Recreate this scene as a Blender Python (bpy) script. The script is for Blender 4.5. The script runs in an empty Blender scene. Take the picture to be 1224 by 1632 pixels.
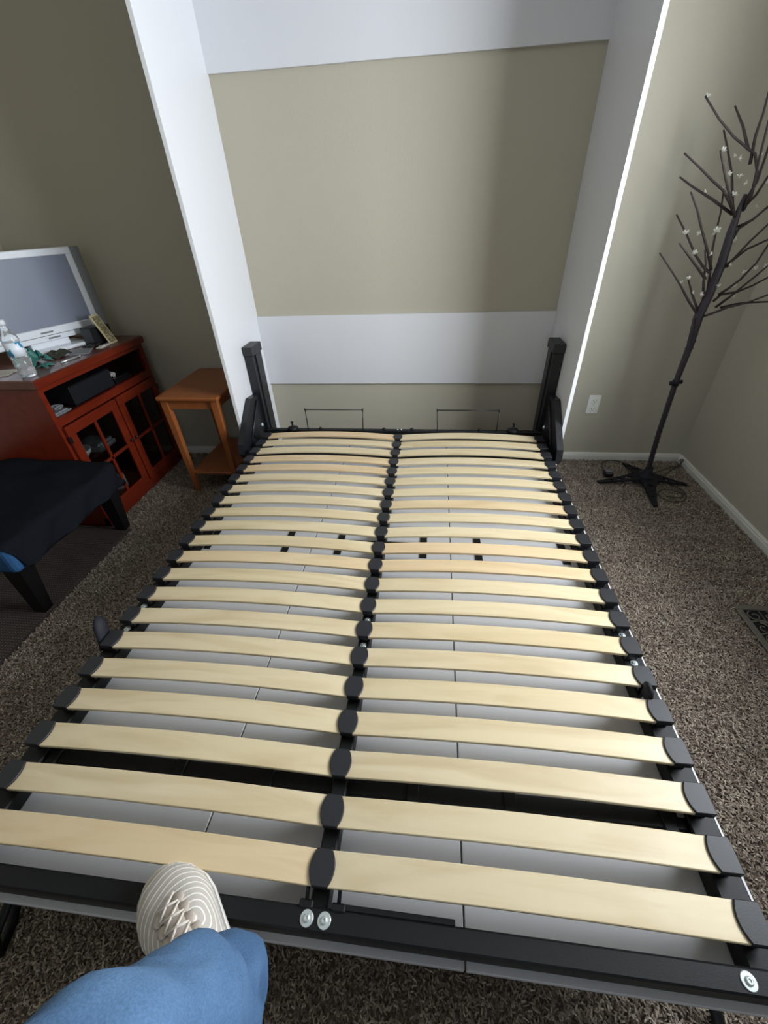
import bpy, bmesh, math, random
import numpy as np
from mathutils import Vector, Matrix
random.seed(7)
S = bpy.context.scene
C = S.collection
PI = math.pi

# ------------------------------------------------------------------ camera
cam = bpy.data.cameras.new('camera')
cam.sensor_fit = 'HORIZONTAL'; cam.sensor_width = 36.0
cam.lens = 650.68 * 36.0 / 1224.0
cam.clip_start = 0.02
co = bpy.data.objects.new('camera', cam); C.objects.link(co)
co.rotation_mode = 'XYZ'
co.rotation_euler = (0.93754, 0.0376, 0.10573)
co.location = (0.17729, -2.38268, 1.29593)
S.camera = co

# ------------------------------------------------------------------ world, lights, exposure
w = bpy.data.worlds.new('world'); S.world = w; w.use_nodes = True
nt = w.node_tree
bg = nt.nodes['Background']
bg.inputs['Color'].default_value = (0.62, 0.78, 1.0, 1)
bg.inputs['Strength'].default_value = 0.8

def area(name, loc, rot, sx, sy, power, col):
    l = bpy.data.lights.new(name, 'AREA'); l.shape = 'RECTANGLE'
    l.size = sx; l.size_y = sy; l.energy = power; l.color = col
    o = bpy.data.objects.new(name, l); C.objects.link(o)
    o.location = loc; o.rotation_euler = rot
    return o
# daylight through the window of the right wall, and an added soft fill light behind the camera
WIN_Y0, WIN_Y1, WIN_Z0, WIN_Z1 = -1.90, -0.98, 0.88, 2.16
area('window_daylight_right', (1.80, (WIN_Y0+WIN_Y1)/2, (WIN_Z0+WIN_Z1)/2), (0, PI/2, 0), WIN_Z1-WIN_Z0, WIN_Y1-WIN_Y0, 60, (0.90, 0.95, 1.0)).data.spread = math.radians(146)
area('rear_fill_light', (0.3, -5.90, 1.5), (PI/2, 0, 0), 1.8, 1.2, 6, (0.90, 0.95, 1.0))
S.view_settings.view_transform = 'Standard'
S.view_settings.look = 'None'
S.view_settings.gamma = 1.0
S.view_settings.use_curve_mapping = False
S.view_settings.exposure = 0.35

# ------------------------------------------------------------------ materials
def srgb(r, g, b):
    f = lambda c: ((c/255.0)/12.92 if c/255.0 <= 0.04045 else (((c/255.0)+0.055)/1.055)**2.4)
    return (f(r), f(g), f(b), 1)
class N:
    def __init__(s, name):
        s.m = bpy.data.materials.new(name); s.m.use_nodes = True
        s.t = s.m.node_tree; s.b = s.t.nodes['Principled BSDF']
    def add(s, typ, **kw):
        n = s.t.nodes.new(typ)
        for k, v in kw.items():
            if hasattr(n, k): setattr(n, k, v)
            else: n.inputs[k.replace('_', ' ')].default_value = v
        return n
    def link(s, a, b): s.t.links.new(a, b)
def mat(name, col, rough=0.5, metal=0.0, var=0.0, vscale=6.0, bump=0.0, bscale=60.0, spec=None, coat=0.0, stretch=None, rnd=0.0, col2=None):
    n = N(name); b = n.b
    b.inputs['Roughness'].default_value = rough; b.inputs['Metallic'].default_value = metal
    if spec is not None: b.inputs['Specular IOR Level'].default_value = spec
    if coat: b.inputs['Coat Weight'].default_value = coat
    tc = n.add('ShaderNodeTexCoord'); mp = n.add('ShaderNodeMapping')
    n.link(tc.outputs['Object'], mp.inputs['Vector'])
    if stretch: mp.inputs['Scale'].default_value = stretch
    c2 = col2 or tuple(c*0.6 for c in col[:3])+(1,)
    ns = n.add('ShaderNodeTexNoise'); ns.inputs['Scale'].default_value = vscale; ns.inputs['Detail'].default_value = 5
    n.link(mp.outputs[0], ns.inputs['Vector'])
    mx = n.add('ShaderNodeMix', data_type='RGBA')
    mx.inputs[6].default_value = col; mx.inputs[7].default_value = c2
    mr = n.add('ShaderNodeMapRange'); mr.inputs['From Min'].default_value = 0.3; mr.inputs['From Max'].default_value = 0.75
    mr.inputs['To Max'].default_value = var
    n.link(ns.outputs['Fac'], mr.inputs['Value']); n.link(mr.outputs[0], mx.inputs[0])
    out = mx.outputs[2]
    if rnd:
        oi = n.add('ShaderNodeObjectInfo'); hv = n.add('ShaderNodeHueSaturation')
        m2 = n.add('ShaderNodeMapRange'); m2.inputs['To Min'].default_value = 1-rnd; m2.inputs['To Max'].default_value = 1+rnd
        n.link(oi.outputs['Random'], m2.inputs['Value']); n.link(m2.outputs[0], hv.inputs['Value'])
        n.link(out, hv.inputs['Color']); out = hv.outputs[0]
    n.link(out, b.inputs['Base Color'])
    if bump:
        nb = n.add('ShaderNodeTexNoise'); nb.inputs['Scale'].default_value = bscale; nb.inputs['Detail'].default_value = 3
        n.link(mp.outputs[0], nb.inputs['Vector'])
        bp_ = n.add('ShaderNodeBump'); bp_.inputs['Strength'].default_value = bump; bp_.inputs['Distance'].default_value = 0.002
        n.link(nb.outputs['Fac'], bp_.inputs['Height']); n.link(bp_.outputs[0], b.inputs['Normal'])
    return n.m
M = {}
M['wall'] = mat('wall_paint', srgb(178, 173, 156), 0.75, var=0.03, vscale=2, bump=0.25, bscale=140)
M['wall_white'] = mat('ceiling_paint', srgb(196, 194, 188), 0.85, bump=0.3, bscale=90)
M['trim'] = mat('trim_paint', srgb(214, 213, 205), 0.4)
M['melamine'] = mat('white_melamine', srgb(214, 215, 219), 0.42, var=0.02, bump=0.04, bscale=400)
M['melamine_edge'] = mat('white_edge_band', srgb(240, 241, 243), 0.3)
M['black'] = mat('black_powder_coat', srgb(19, 20, 22), 0.5, spec=0.3, bump=0.12, bscale=700)
M['blackside'] = mat('black_lacquer', srgb(24, 25, 30), 0.4, bump=0.05, bscale=300)
M['cap'] = mat('charcoal_plastic', srgb(33, 34, 38), 0.48, bump=0.08, bscale=500)
M['steel'] = mat('zinc_steel', srgb(205, 214, 214), 0.35, metal=0.6)
M['darkwire'] = mat('dark_wire', srgb(50, 48, 46), 0.4, metal=0.4)
M['cherry'] = mat('cherry_wood', srgb(108, 36, 17), 0.30, var=0.55, vscale=5, stretch=(6, 1, 6), bump=0.03, coat=0.08, spec=0.35, col2=srgb(76, 18, 10))
M['cherry_top'] = mat('cherry_top', srgb(96, 46, 34), 0.35, var=0.6, vscale=6, stretch=(6, 1, 6), coat=0.3, col2=srgb(64, 26, 20))
M['cherry_shaded'] = mat('cherry_bay_shade', srgb(46, 20, 15), 0.5, var=0.4, vscale=6)  # shade inside the cabinet is put into this darker cherry
M['oak'] = mat('honey_oak', srgb(150, 88, 46), 0.38, var=0.5, vscale=6, stretch=(5, 1, 1), bump=0.05, coat=0.2, col2=srgb(120, 62, 28))
M['silver'] = mat('silver_plastic', srgb(224, 228, 234), 0.32, metal=0.1)
M['screen'] = mat('lcd_screen_glare', srgb(120, 127, 144), 0.33, spec=0.9, coat=0.35)  # pale reflection and matte haze are put into the base colour
M['darkplastic'] = mat('dark_plastic', srgb(20, 20, 23), 0.35)
M['paper'] = mat('paper', srgb(205, 200, 190), 0.8, var=0.15, vscale=30)
M['greypaper'] = mat('grey_card', srgb(120, 124, 126), 0.6, var=0.2, vscale=20)
M['teal'] = mat('teal_foil', srgb(52, 112, 104), 0.35, var=0.4, vscale=14)
M['olive'] = mat('dark_olive_cloth', srgb(50, 52, 40), 0.9, var=0.3, vscale=30)
M['throw'] = mat('black_throw_fabric', srgb(34, 37, 44), 0.95, var=0.35, vscale=9, bump=0.5, bscale=500, spec=0.1)
M['denimseat'] = mat('denim_seat_fabric', srgb(48, 84, 124), 0.95, var=0.4, vscale=60, bump=0.3, bscale=500, spec=0.1)
M['blacklegs'] = mat('black_wood', srgb(13, 12, 13), 0.5, spec=0.25)
M['mesh'] = None
M['plate'] = mat('outlet_plastic', srgb(228, 228, 220), 0.35)
M['slot'] = mat('dark_slot', srgb(40, 38, 36), 0.6)
M['vent'] = mat('register_metal', srgb(116, 112, 102), 0.45, metal=0.3)
M['painted_void'] = mat('duct_shade', srgb(12, 14, 18), 0.8)
M['bark'] = mat('brown_black_wrap', srgb(44, 38, 44), 0.6, var=0.5, vscale=60, bump=0.5, bscale=120)
M['twig'] = mat('twig_wrap', srgb(52, 44, 42), 0.7, var=0.4, vscale=50)
M['iron'] = mat('black_iron', srgb(24, 24, 31), 0.65, spec=0.3)
M['blossom'] = mat('clear_blossom', srgb(226, 226, 214), 0.35)
M['blossom'].node_tree.nodes['Principled BSDF'].inputs['Transmission Weight'].default_value = 0.35
M['skin'] = mat('skin', srgb(196, 150, 124), 0.55, var=0.1, vscale=20)
M['rubber'] = mat('white_rubber', srgb(226, 222, 214), 0.6)
M['lace'] = mat('lace_cord', srgb(222, 214, 204), 0.8, bump=0.4, bscale=900)
M['eyestay'] = mat('shoe_eyestay', srgb(190, 178, 166), 0.7, var=0.15, vscale=60, bump=0.2, bscale=300)
M['cord'] = mat('dark_cord', srgb(58, 54, 46), 0.5)

def glass(name, col, rough=0.03, trans=1.0, ior=1.45):
    n = N(name); n.b.inputs['Base Color'].default_value = col
    n.b.inputs['Roughness'].default_value = rough; n.b.inputs['Transmission Weight'].default_value = trans
    n.b.inputs['IOR'].default_value = ior
    return n.m
M['glass'] = glass('door_glass', (0.55, 0.58, 0.58, 1), 0.02)
M['bottle'] = glass('clear_plastic', (0.93, 0.96, 0.98, 1), 0.05, 0.85, 1.25)
M['winglass'] = glass('window_glass', (1, 1, 1, 1), 0.0)

# birch slats: grain along x, slight difference from slat to slat
def birch():
    n = N('birch_slat'); b = n.b
    tc = n.add('ShaderNodeTexCoord'); mp = n.add('ShaderNodeMapping'); mp.inputs['Scale'].default_value = (1.6, 14, 14)
    oi = n.add('ShaderNodeObjectInfo'); cb = n.add('ShaderNodeCombineXYZ')
    ml = n.add('ShaderNodeMath', operation='MULTIPLY'); ml.inputs[1].default_value = 30
    n.link(oi.outputs['Random'], ml.inputs[0]); n.link(ml.outputs[0], cb.inputs[0]); n.link(ml.outputs[0], cb.inputs[1])
    va = n.add('ShaderNodeVectorMath', operation='ADD')
    n.link(tc.outputs['Object'], va.inputs[0]); n.link(cb.outputs[0], va.inputs[1]); n.link(va.outputs[0], mp.inputs['Vector'])
    ns = n.add('ShaderNodeTexNoise'); ns.inputs['Scale'].default_value = 1.6; ns.inputs['Detail'].default_value = 7; ns.inputs['Distortion'].default_value = 1.2
    n.link(mp.outputs[0], ns.inputs['Vector'])
    cr = n.add('ShaderNodeValToRGB')
    e = cr.color_ramp.elements
    e[0].position = 0.25; e[0].color = srgb(202, 182, 144)
    e[1].position = 0.6; e[1].color = srgb(220, 204, 170)
    n.link(ns.outputs['Fac'], cr.inputs[0])
    cr2 = n.add('ShaderNodeValToRGB'); cr2.color_ramp.interpolation = 'LINEAR'
    e = cr2.color_ramp.elements
    e[0].position = 0.0; e[0].color = (1, 1, 1, 1)
    e[1].position = 1.0; e[1].color = (1.0, 0.88, 0.80, 1)
    x = cr2.color_ramp.elements.new(0.7); x.color = (0.98, 0.97, 0.92, 1)
    n.link(oi.outputs['Random'], cr2.inputs[0])
    mx = n.add('ShaderNodeMix', data_type='RGBA', blend_type='MULTIPLY'); mx.inputs[0].default_value = 1
    n.link(cr.outputs[0], mx.inputs[6]); n.link(cr2.outputs[0], mx.inputs[7])
    n.link(mx.outputs[2], b.inputs['Base Color']); b.inputs['Roughness'].default_value = 0.45
    return n.m
M['birch'] = birch()

def carpet_mat(attr):
    n = N('carpet_yarn' if attr else 'carpet_base'); b = n.b
    b.inputs['Roughness'].default_value = 0.95; b.inputs['Specular IOR Level'].default_value = 0.1
    cr = n.add('ShaderNodeValToRGB')
    e = cr.color_ramp.elements
    e[0].position = 0.0; e[0].color = srgb(104, 92, 82)
    e[1].position = 1.0; e[1].color = srgb(204, 194, 178)
    for p, c in ((0.3, (132, 119, 107)), (0.55, (158, 145, 131)), (0.8, (182, 170, 154))):
        q = cr.color_ramp.elements.new(p); q.color = srgb(*c)
    if attr:
        at = n.add('ShaderNodeAttribute'); at.attribute_name = 'shade'; n.link(at.outputs['Fac'], cr.inputs[0])
        n.link(cr.outputs[0], b.inputs['Base Color'])
    else:
        tc = n.add('ShaderNodeTexCoord'); v = n.add('ShaderNodeTexNoise'); v.inputs['Scale'].default_value = 90; v.inputs['Detail'].default_value = 4
        n.link(tc.outputs['Object'], v.inputs['Vector'])
        mr = n.add('ShaderNodeMapRange'); mr.inputs['From Min'].default_value = 0.3; mr.inputs['From Max'].default_value = 0.7; mr.inputs['To Max'].default_value = 0.6
        n.link(v.outputs['Fac'], mr.inputs['Value'])
        n.link(mr.outputs[0], cr.inputs[0]); n.link(cr.outputs[0], b.inputs['Base Color'])
        bp_ = n.add('ShaderNodeBump'); bp_.inputs['Distance'].default_value = 0.01; n.link(v.outputs['Fac'], bp_.inputs['Height']); n.link(bp_.outputs[0], b.inputs['Normal'])
    return n.m
M['carpet'] = carpet_mat(False); M['yarn'] = carpet_mat(True)

def mat_rug():
    n = N('ribbed_mat'); b = n.b; b.inputs['Roughness'].default_value = 0.85
    tc = n.add('ShaderNodeTexCoord')
    w1 = n.add('ShaderNodeTexWave', bands_direction='X'); w1.inputs['Scale'].default_value = 26
    w2 = n.add('ShaderNodeTexWave', bands_direction='Y'); w2.inputs['Scale'].default_value = 26
    n.link(tc.outputs['Object'], w1.inputs['Vector']); n.link(tc.outputs['Object'], w2.inputs['Vector'])
    m = n.add('ShaderNodeMath', operation='MULTIPLY'); n.link(w1.outputs['Fac'], m.inputs[0]); n.link(w2.outputs['Fac'], m.inputs[1])
    cr = n.add('ShaderNodeValToRGB'); e = cr.color_ramp.elements
    e[0].color = srgb(44, 36, 34); e[1].color = srgb(96, 80, 74); e[1].position = 0.8
    n.link(m.outputs[0], cr.inputs[0]); n.link(cr.outputs[0], b.inputs['Base Color'])
    bp_ = n.add('ShaderNodeBump'); bp_.inputs['Distance'].default_value = 0.003; bp_.inputs['Strength'].default_value = 0.6
    n.link(m.outputs[0], bp_.inputs['Height']); n.link(bp_.outputs[0], b.inputs['Normal'])
    return n.m
M['rug'] = mat_rug()

def denim():
    n = N('blue_denim'); b = n.b; b.inputs['Roughness'].default_value = 0.9; b.inputs['Specular IOR Level'].default_value = 0.2
    tc = n.add('ShaderNodeTexCoord')
    a = n.add('ShaderNodeTexNoise'); a.inputs['Scale'].default_value = 9; a.inputs['Detail'].default_value = 4
    f = n.add('ShaderNodeTexNoise'); f.inputs['Scale'].default_value = 420; f.inputs['Detail'].default_value = 2
    n.link(tc.outputs['Object'], a.inputs['Vector']); n.link(tc.outputs['Object'], f.inputs['Vector'])
    cr = n.add('ShaderNodeValToRGB'); e = cr.color_ramp.elements
    e[0].position = 0.3; e[0].color = srgb(68, 97, 132); e[1].position = 0.72; e[1].color = srgb(93, 126, 163)
    n.link(a.outputs['Fac'], cr.inputs[0])
    mx = n.add('ShaderNodeMix', data_type='RGBA', blend_type='OVERLAY'); mx.inputs[0].default_value = 0.35
    n.link(cr.outputs[0], mx.inputs[6]); n.link(f.outputs['Fac'], mx.inputs[7]); n.link(mx.outputs[2], b.inputs['Base Color'])
    bp_ = n.add('ShaderNodeBump'); bp_.inputs['Distance'].default_value = 0.001; bp_.inputs['Strength'].default_value = 0.35
    n.link(f.outputs['Fac'], bp_.inputs['Height']); n.link(bp_.outputs[0], b.inputs['Normal'])
    return n.m
M['denim'] = denim()

def knit(center):
    n = N('shoe_knit'); b = n.b; b.inputs['Roughness'].default_value = 0.7
    tc = n.add('ShaderNodeTexCoord')
    def rings(c, sc):
        mp = n.add('ShaderNodeMapping'); mp.inputs['Location'].default_value = tuple(-v for v in c)
        n.link(tc.outputs['Object'], mp.inputs['Vector'])
        wv = n.add('ShaderNodeTexWave', wave_type='RINGS', rings_direction='SPHERICAL'); wv.inputs['Scale'].default_value = sc
        wv.inputs['Distortion'].default_value = 1.6; wv.inputs['Detail'].default_value = 1
        n.link(mp.outputs[0], wv.inputs['Vector'])
        r = n.add('ShaderNodeMapRange'); r.inputs['From Min'].default_value = 0.80; r.inputs['From Max'].default_value = 0.93
        n.link(wv.outputs['Fac'], r.inputs['Value']); return r.outputs[0]
    r1 = rings(center[0], 27)
    m = n.add('ShaderNodeMath', operation='MULTIPLY'); n.link(r1, m.inputs[0]); m.inputs[1].default_value = 0.9
    mx = n.add('ShaderNodeMix', data_type='RGBA'); mx.inputs[6].default_value = srgb(190, 184, 176); mx.inputs[7].default_value = srgb(240, 238, 232)
    n.link(m.outputs[0], mx.inputs[0]); n.link(mx.outputs[2], b.inputs['Base Color'])
    bp_ = n.add('ShaderNodeBump'); bp_.inputs['Distance'].default_value = 0.0015; bp_.inputs['Strength'].default_value = 0.5
    n.link(m.outputs[0], bp_.inputs['Height']); n.link(bp_.outputs[0], b.inputs['Normal'])
    return n.m

def banknote_mat():
    n = N('banknote_print'); b = n.b; b.inputs['Roughness'].default_value = 0.6
    tc = n.add('ShaderNodeTexCoord')
    wv = n.add('ShaderNodeTexNoise'); wv.inputs['Scale'].default_value = 120; wv.inputs['Detail'].default_value = 5
    n.link(tc.outputs['Object'], wv.inputs['Vector'])
    cr = n.add('ShaderNodeValToRGB'); e = cr.color_ramp.elements
    e[0].position = 0.4; e[0].color = srgb(96, 92, 66); e[1].position = 0.62; e[1].color = srgb(176, 166, 126)
    n.link(wv.outputs['Fac'], cr.inputs[0]); n.link(cr.outputs[0], b.inputs['Base Color'])
    return n.m
M['note'] = banknote_mat()
M['notepaper'] = mat('banknote_paper', srgb(206, 194, 150), 0.7, var=0.2, vscale=60)
M['noteink'] = mat('banknote_ink', srgb(112, 106, 78), 0.7, var=0.4, vscale=200)

# ------------------------------------------------------------------ mesh builder
class MB:
    def __init__(s): s.bm = bmesh.new(); s.smooth = False
    def box(s, x0, x1, y0, y1, z0, z1, bev=0.0, M4=None, seg=1):
        r = bmesh.ops.create_cube(s.bm, size=1.0)
        vs = r['verts']
        for v in vs:
            v.co = Vector((x0+(v.co.x+0.5)*(x1-x0), y0+(v.co.y+0.5)*(y1-y0), z0+(v.co.z+0.5)*(z1-z0)))
        if bev:
            es = list({e for v in vs for e in v.link_edges})
            r2 = bmesh.ops.bevel(s.bm, geom=es, offset=bev, segments=seg, affect='EDGES', profile=0.5)
            vs = list({v for f in r2['faces'] for v in f.verts} | {v for v in vs if v.is_valid})
        if M4 is not None:
            for v in vs:
                if v.is_valid: v.co = M4 @ v.co
        return s
    def tube(s, pts, rad, n=8, caps=True, flat=None):
        P = [Vector(p) for p in pts]; rings = []
        up = Vector((0, 0, 1)); prev = None
        for i, p in enumerate(P):
            t = (P[min(i+1, len(P)-1)] - P[max(i-1, 0)]).normalized()
            if prev is None:
                a = t.cross(up)
                if a.length < 0.1: a = t.cross(Vector((1, 0, 0)))
                a.normalize()
            else:
                a = prev - t*prev.dot(t)
                if a.length < 1e-4: a = t.cross(up)
                a.normalize()
            prev = a; b = t.cross(a)
            r = rad[i] if isinstance(rad, (list, tuple)) else rad
            ring = []
            for k in range(n):
                th = 2*PI*k/n
                ca, sa = math.cos(th)*r, math.sin(th)*r
                if flat: sa *= flat
                ring.append(s.bm.verts.new(p + a*ca + b*sa))
            rings.append(ring)
        for i in range(len(rings)-1):
            for k in range(n):
                f = s.bm.faces.new((rings[i][k], rings[i][(k+1) % n], rings[i+1][(k+1) % n], rings[i+1][k])); f.smooth = True
        if caps:
            s.bm.faces.new(list(reversed(rings[0]))); s.bm.faces.new(rings[-1])
        return s
    def loft(s, rings, caps=True, smooth=True, close=True):
        R = [[s.bm.verts.new(Vector(p)) for p in r] for r in rings]
        n = len(R[0])
        for i in range(len(R)-1):
            for k in range(n if close else n-1):
                f = s.bm.faces.new((R[i][k], R[i][(k+1) % n], R[i+1][(k+1) % n], R[i+1][k])); f.smooth = smooth
        if caps:
            s.bm.faces.new(list(reversed(R[0]))); s.bm.faces.new(R[-1])
        return s
    def lathe(s, prof, c, n=24, axis='z'):
        rings = []
        for r, z in prof:
            ring = []
            for k in range(n):
                th = 2*PI*k/n; a, b = r*math.cos(th), r*math.sin(th)
                if axis == 'z': q = (c[0]+a, c[1]+b, c[2]+z)
                elif axis == 'x': q = (c[0]+z, c[1]+a, c[2]+b)
                else: q = (c[0]+b, c[1]+z, c[2]+a)
                ring.append(q)
            rings.append(ring)
        return s.loft(rings)
    def prism(s, pts, z0, z1, axis='z', bev=0.0):
        def P(a, b, z): return {'z': (a, b, z), 'x': (z, a, b), 'y': (a, z, b)}[axis]
        lo = [s.bm.verts.new(P(a, b, z0)) for a, b in pts]; hi = [s.bm.verts.new(P(a, b, z1)) for a, b in pts]
        n = len(pts); fs = [s.bm.faces.new(list(reversed(lo))), s.bm.faces.new(hi)]
        for k in range(n): fs.append(s.bm.faces.new((lo[k], lo[(k+1) % n], hi[(k+1) % n], hi[k])))
        if bev:
            bmesh.ops.recalc_face_normals(s.bm, faces=fs)
            es = [e for e in fs[1].edges]
            bmesh.ops.bevel(s.bm, geom=es, offset=bev, segments=1, affect='EDGES')
        return s
    def quad(s, *p):
        s.bm.faces.new([s.bm.verts.new(Vector(q)) for q in p]); return s
    def mesh(s, name, origin=(0, 0, 0)):
        o = Vector(origin)
        for v in s.bm.verts: v.co -= o
        bmesh.ops.recalc_face_normals(s.bm, faces=s.bm.faces[:])
        me = bpy.data.meshes.new(name); s.bm.to_mesh(me); s.bm.free(); return me

def root_loc(o):
    while o.parent: o = o.parent
    return o.location
def link(name, me, m, parent=None, loc=None):
    if m is not None and not me.materials: me.materials.append(m)
    o = bpy.data.objects.new(name, me); C.objects.link(o)
    if parent: o.parent = parent
    if loc is not None: o.location = loc
    return o
def part(name, mb, m, parent):           # mesh given in world coordinates, hung under its thing
    return link(name, mb.mesh(name, root_loc(parent)), m, parent)
def thing(name, loc, label, cat, group=None):
    o = bpy.data.objects.new(name, None); o.empty_display_size = 0.05
    C.objects.link(o); o.location = loc; o['label'] = label; o['category'] = cat
    if group: o['group'] = group
    return o
def solo(name, mb, m, label, cat, loc, group=None):
    o = link(name, mb.mesh(name, loc), m, None, loc)
    o['label'] = label; o['category'] = cat
    if group: o['group'] = group
    return o
def struct(name, mb, m, parent=None):
    o = link(name, mb.mesh(name), m, parent)
    if not parent: o['kind'] = 'structure'
    return o

# ------------------------------------------------------------------ room shell
XL, XR, YB, YF, ZC = -2.15, 1.694, 0.0, -5.8, 2.55
struct('floor', MB().box(XL-.1, XR+.25, YF-.1, YB+.1, -0.06, -0.004), M['carpet'])
struct('ceiling', MB().box(XL-.1, XR+.25, YF-.1, YB+.1, ZC, ZC+.05), M['wall_white'])
struct('wall_back', MB().box(XL-.1, XR+.25, YB, YB+.1, -0.004, ZC), M['wall'])
struct('wall_left', MB().box(XL-.1, XL, YF, YB, -0.004, ZC), M['wall'])
b = MB()
b.box(XR, XR+.16, WIN_Y1, YB, -0.004, ZC).box(XR, XR+.16, YF, WIN_Y0, -0.004, ZC)
b.box(XR, XR+.16, WIN_Y0, WIN_Y1, -0.004, WIN_Z0).box(XR, XR+.16, WIN_Y0, WIN_Y1, WIN_Z1, ZC)
struct('wall_right', b, M['wall'])
b = MB()
b.box(XL-.1, -0.62, YF-.1, YF, -0.004, ZC).box(1.22, XR+.16, YF-.1, YF, -0.004, ZC)
b.box(-0.62, 1.22, YF-.1, YF, -0.004, 0.88).box(-0.62, 1.22, YF-.1, YF, 2.12, ZC)
struct('wall_front', b, M['wall'])
def window_x(name):
    f = MB(); t = .035
    x0, x1 = XR+.03, XR+.08
    f.box(x0, x1, WIN_Y0, WIN_Y0+t, WIN_Z0, WIN_Z1).box(x0, x1, WIN_Y1-t, WIN_Y1, WIN_Z0, WIN_Z1)
    f.box(x0, x1, WIN_Y0+t, WIN_Y1-t, WIN_Z0, WIN_Z0+t).box(x0, x1, WIN_Y0+t, WIN_Y1-t, WIN_Z1-t, WIN_Z1)
    o = struct(name, f, M['trim'])
    return o
window_x('window_1')
f = MB(); t = .04
f.box(-.62, -.58, YF-.07, YF-.03, .88, 2.12).box(1.18, 1.22, YF-.07, YF-.03, .88, 2.12)
f.box(-.58, 1.18, YF-.07, YF-.03, .88, .92).box(-.58, 1.18, YF-.07, YF-.03, 2.08, 2.12)
struct('window_2', f, M['trim'])  # unseen window added around the rear fill light
def baseb(name, kind, a0, a1):
    prof = [(0, -.004), (.014, -.004), (.014, .030), (.011, .036), (.011, .041), (.007, .047), (0, .047)]
    b = MB()
    def P(d, z, a):
        if kind == 'back': return (a, YB-d, z)
        if kind == 'right': return (XR-d, a, z)
        return (XL+d, a, z)
    b.loft([[P(d, z, a) for d, z in prof] for a in (a0, a1)], smooth=False)
    struct(name, b, M['trim'])
baseb('baseboard_back', 'back', 0.817, XR-.002)
baseb('baseboard_back_left', 'back', XL+.002, -0.817)
baseb('baseboard_right', 'right', YF, YB-.0145)
baseb('baseboard_left', 'left', YF, YB-.0145)

# carpet pile: countless short twisted yarns, one object
def pile():
    rng = np.random.default_rng(5)
    areas = [(0.80, 1.68, -2.75, -0.016, 42000), (-1.37, -0.70, -2.75, -0.016, 36000), (-0.70, 0.80, -2.75, -2.20, 40000),
             (-1.52, -1.37, -0.86, -0.016, 20000), (-0.72, 0.80, -2.2, -0.3, 2500)]
    X = []; Y = []
    for x0, x1, y0, y1, d in areas:
        n = int((x1-x0)*(y1-y0)*d)
        X.append(rng.uniform(x0, x1, n)); Y.append(rng.uniform(y0, y1, n))
    X = np.concatenate(X); Y = np.concatenate(Y)
    k = ~((X > 1.37) & (X < 1.54) & (Y > -1.51) & (Y < -1.17))
    X = X[k]; Y = Y[k]; n = len(X)
    th = rng.uniform(0, 2*PI, n); L = rng.uniform(.005, .013, n); H = rng.uniform(.006, .012, n); Wd = rng.uniform(.0011, .0020, n)
    dx, dy = np.cos(th), np.sin(th); ph = th + rng.uniform(-.9, .9, n)
    wx, wy = -np.sin(th), np.cos(th)
    V = np.empty((n, 6, 3), np.float32)
    Z0 = np.full(n, -.004)
    P0 = np.stack([X, Y, Z0], 1)
    P1 = np.stack([X+dx*L*.35, Y+dy*L*.35, Z0+H], 1)
    P2 = np.stack([X+dx*L*.35+np.cos(ph)*L*.8, Y+dy*L*.35+np.sin(ph)*L*.8, Z0+H*.75], 1)
    Wv = np.stack([wx*Wd, wy*Wd, np.zeros(n)], 1)
    V[:, 0] = P0-Wv; V[:, 1] = P0+Wv; V[:, 2] = P1+Wv; V[:, 3] = P1-Wv
    W2 = np.stack([-np.sin(ph)*Wd, np.cos(ph)*Wd, np.zeros(n)], 1)*.9
    V[:, 4] = P2+W2; V[:, 5] = P2-W2
    me = bpy.data.meshes.new('carpet_pile')
    me.vertices.add(n*6); me.vertices.foreach_set('co', V.ravel())
    base = (np.arange(n)*6)[:, None]
    F = np.concatenate([base+np.array([0, 1, 2, 3]), base+np.array([3, 2, 4, 5])], 1).reshape(-1)
    me.loops.add(n*8); me.loops.foreach_set('vertex_index', F.astype(np.int32))
    me.polygons.add(n*2); me.polygons.foreach_set('loop_start', (np.arange(n*2)*4).astype(np.int32))
    me.polygons.foreach_set('loop_total', np.full(n*2, 4, np.int32)) if hasattr(me.polygons[0], 'loop_total') else None
    me.update(calc_edges=True)
    a = me.attributes.new('shade', 'FLOAT', 'POINT')
    # yarns are flecked: strands close together share a tone
    cell = np.sin(X*131.7+3*np.sin(Y*57.1))*np.sin(Y*143.3+3*np.sin(X*61.7))
    sh = np.clip(.46+.22*cell+rng.normal(0, .24, n), 0, 1)
    a.data.foreach_set('value', np.repeat(sh, 6).astype(np.float32))
    me.materials.append(M['yarn'])
    o = bpy.data.objects.new('carpet_pile', me); C.objects.link(o); o['kind'] = 'stuff'
    o['label'] = 'speckled brown and taupe twisted carpet pile covering the floor'; o['category'] = 'carpet'
pile()

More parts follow.
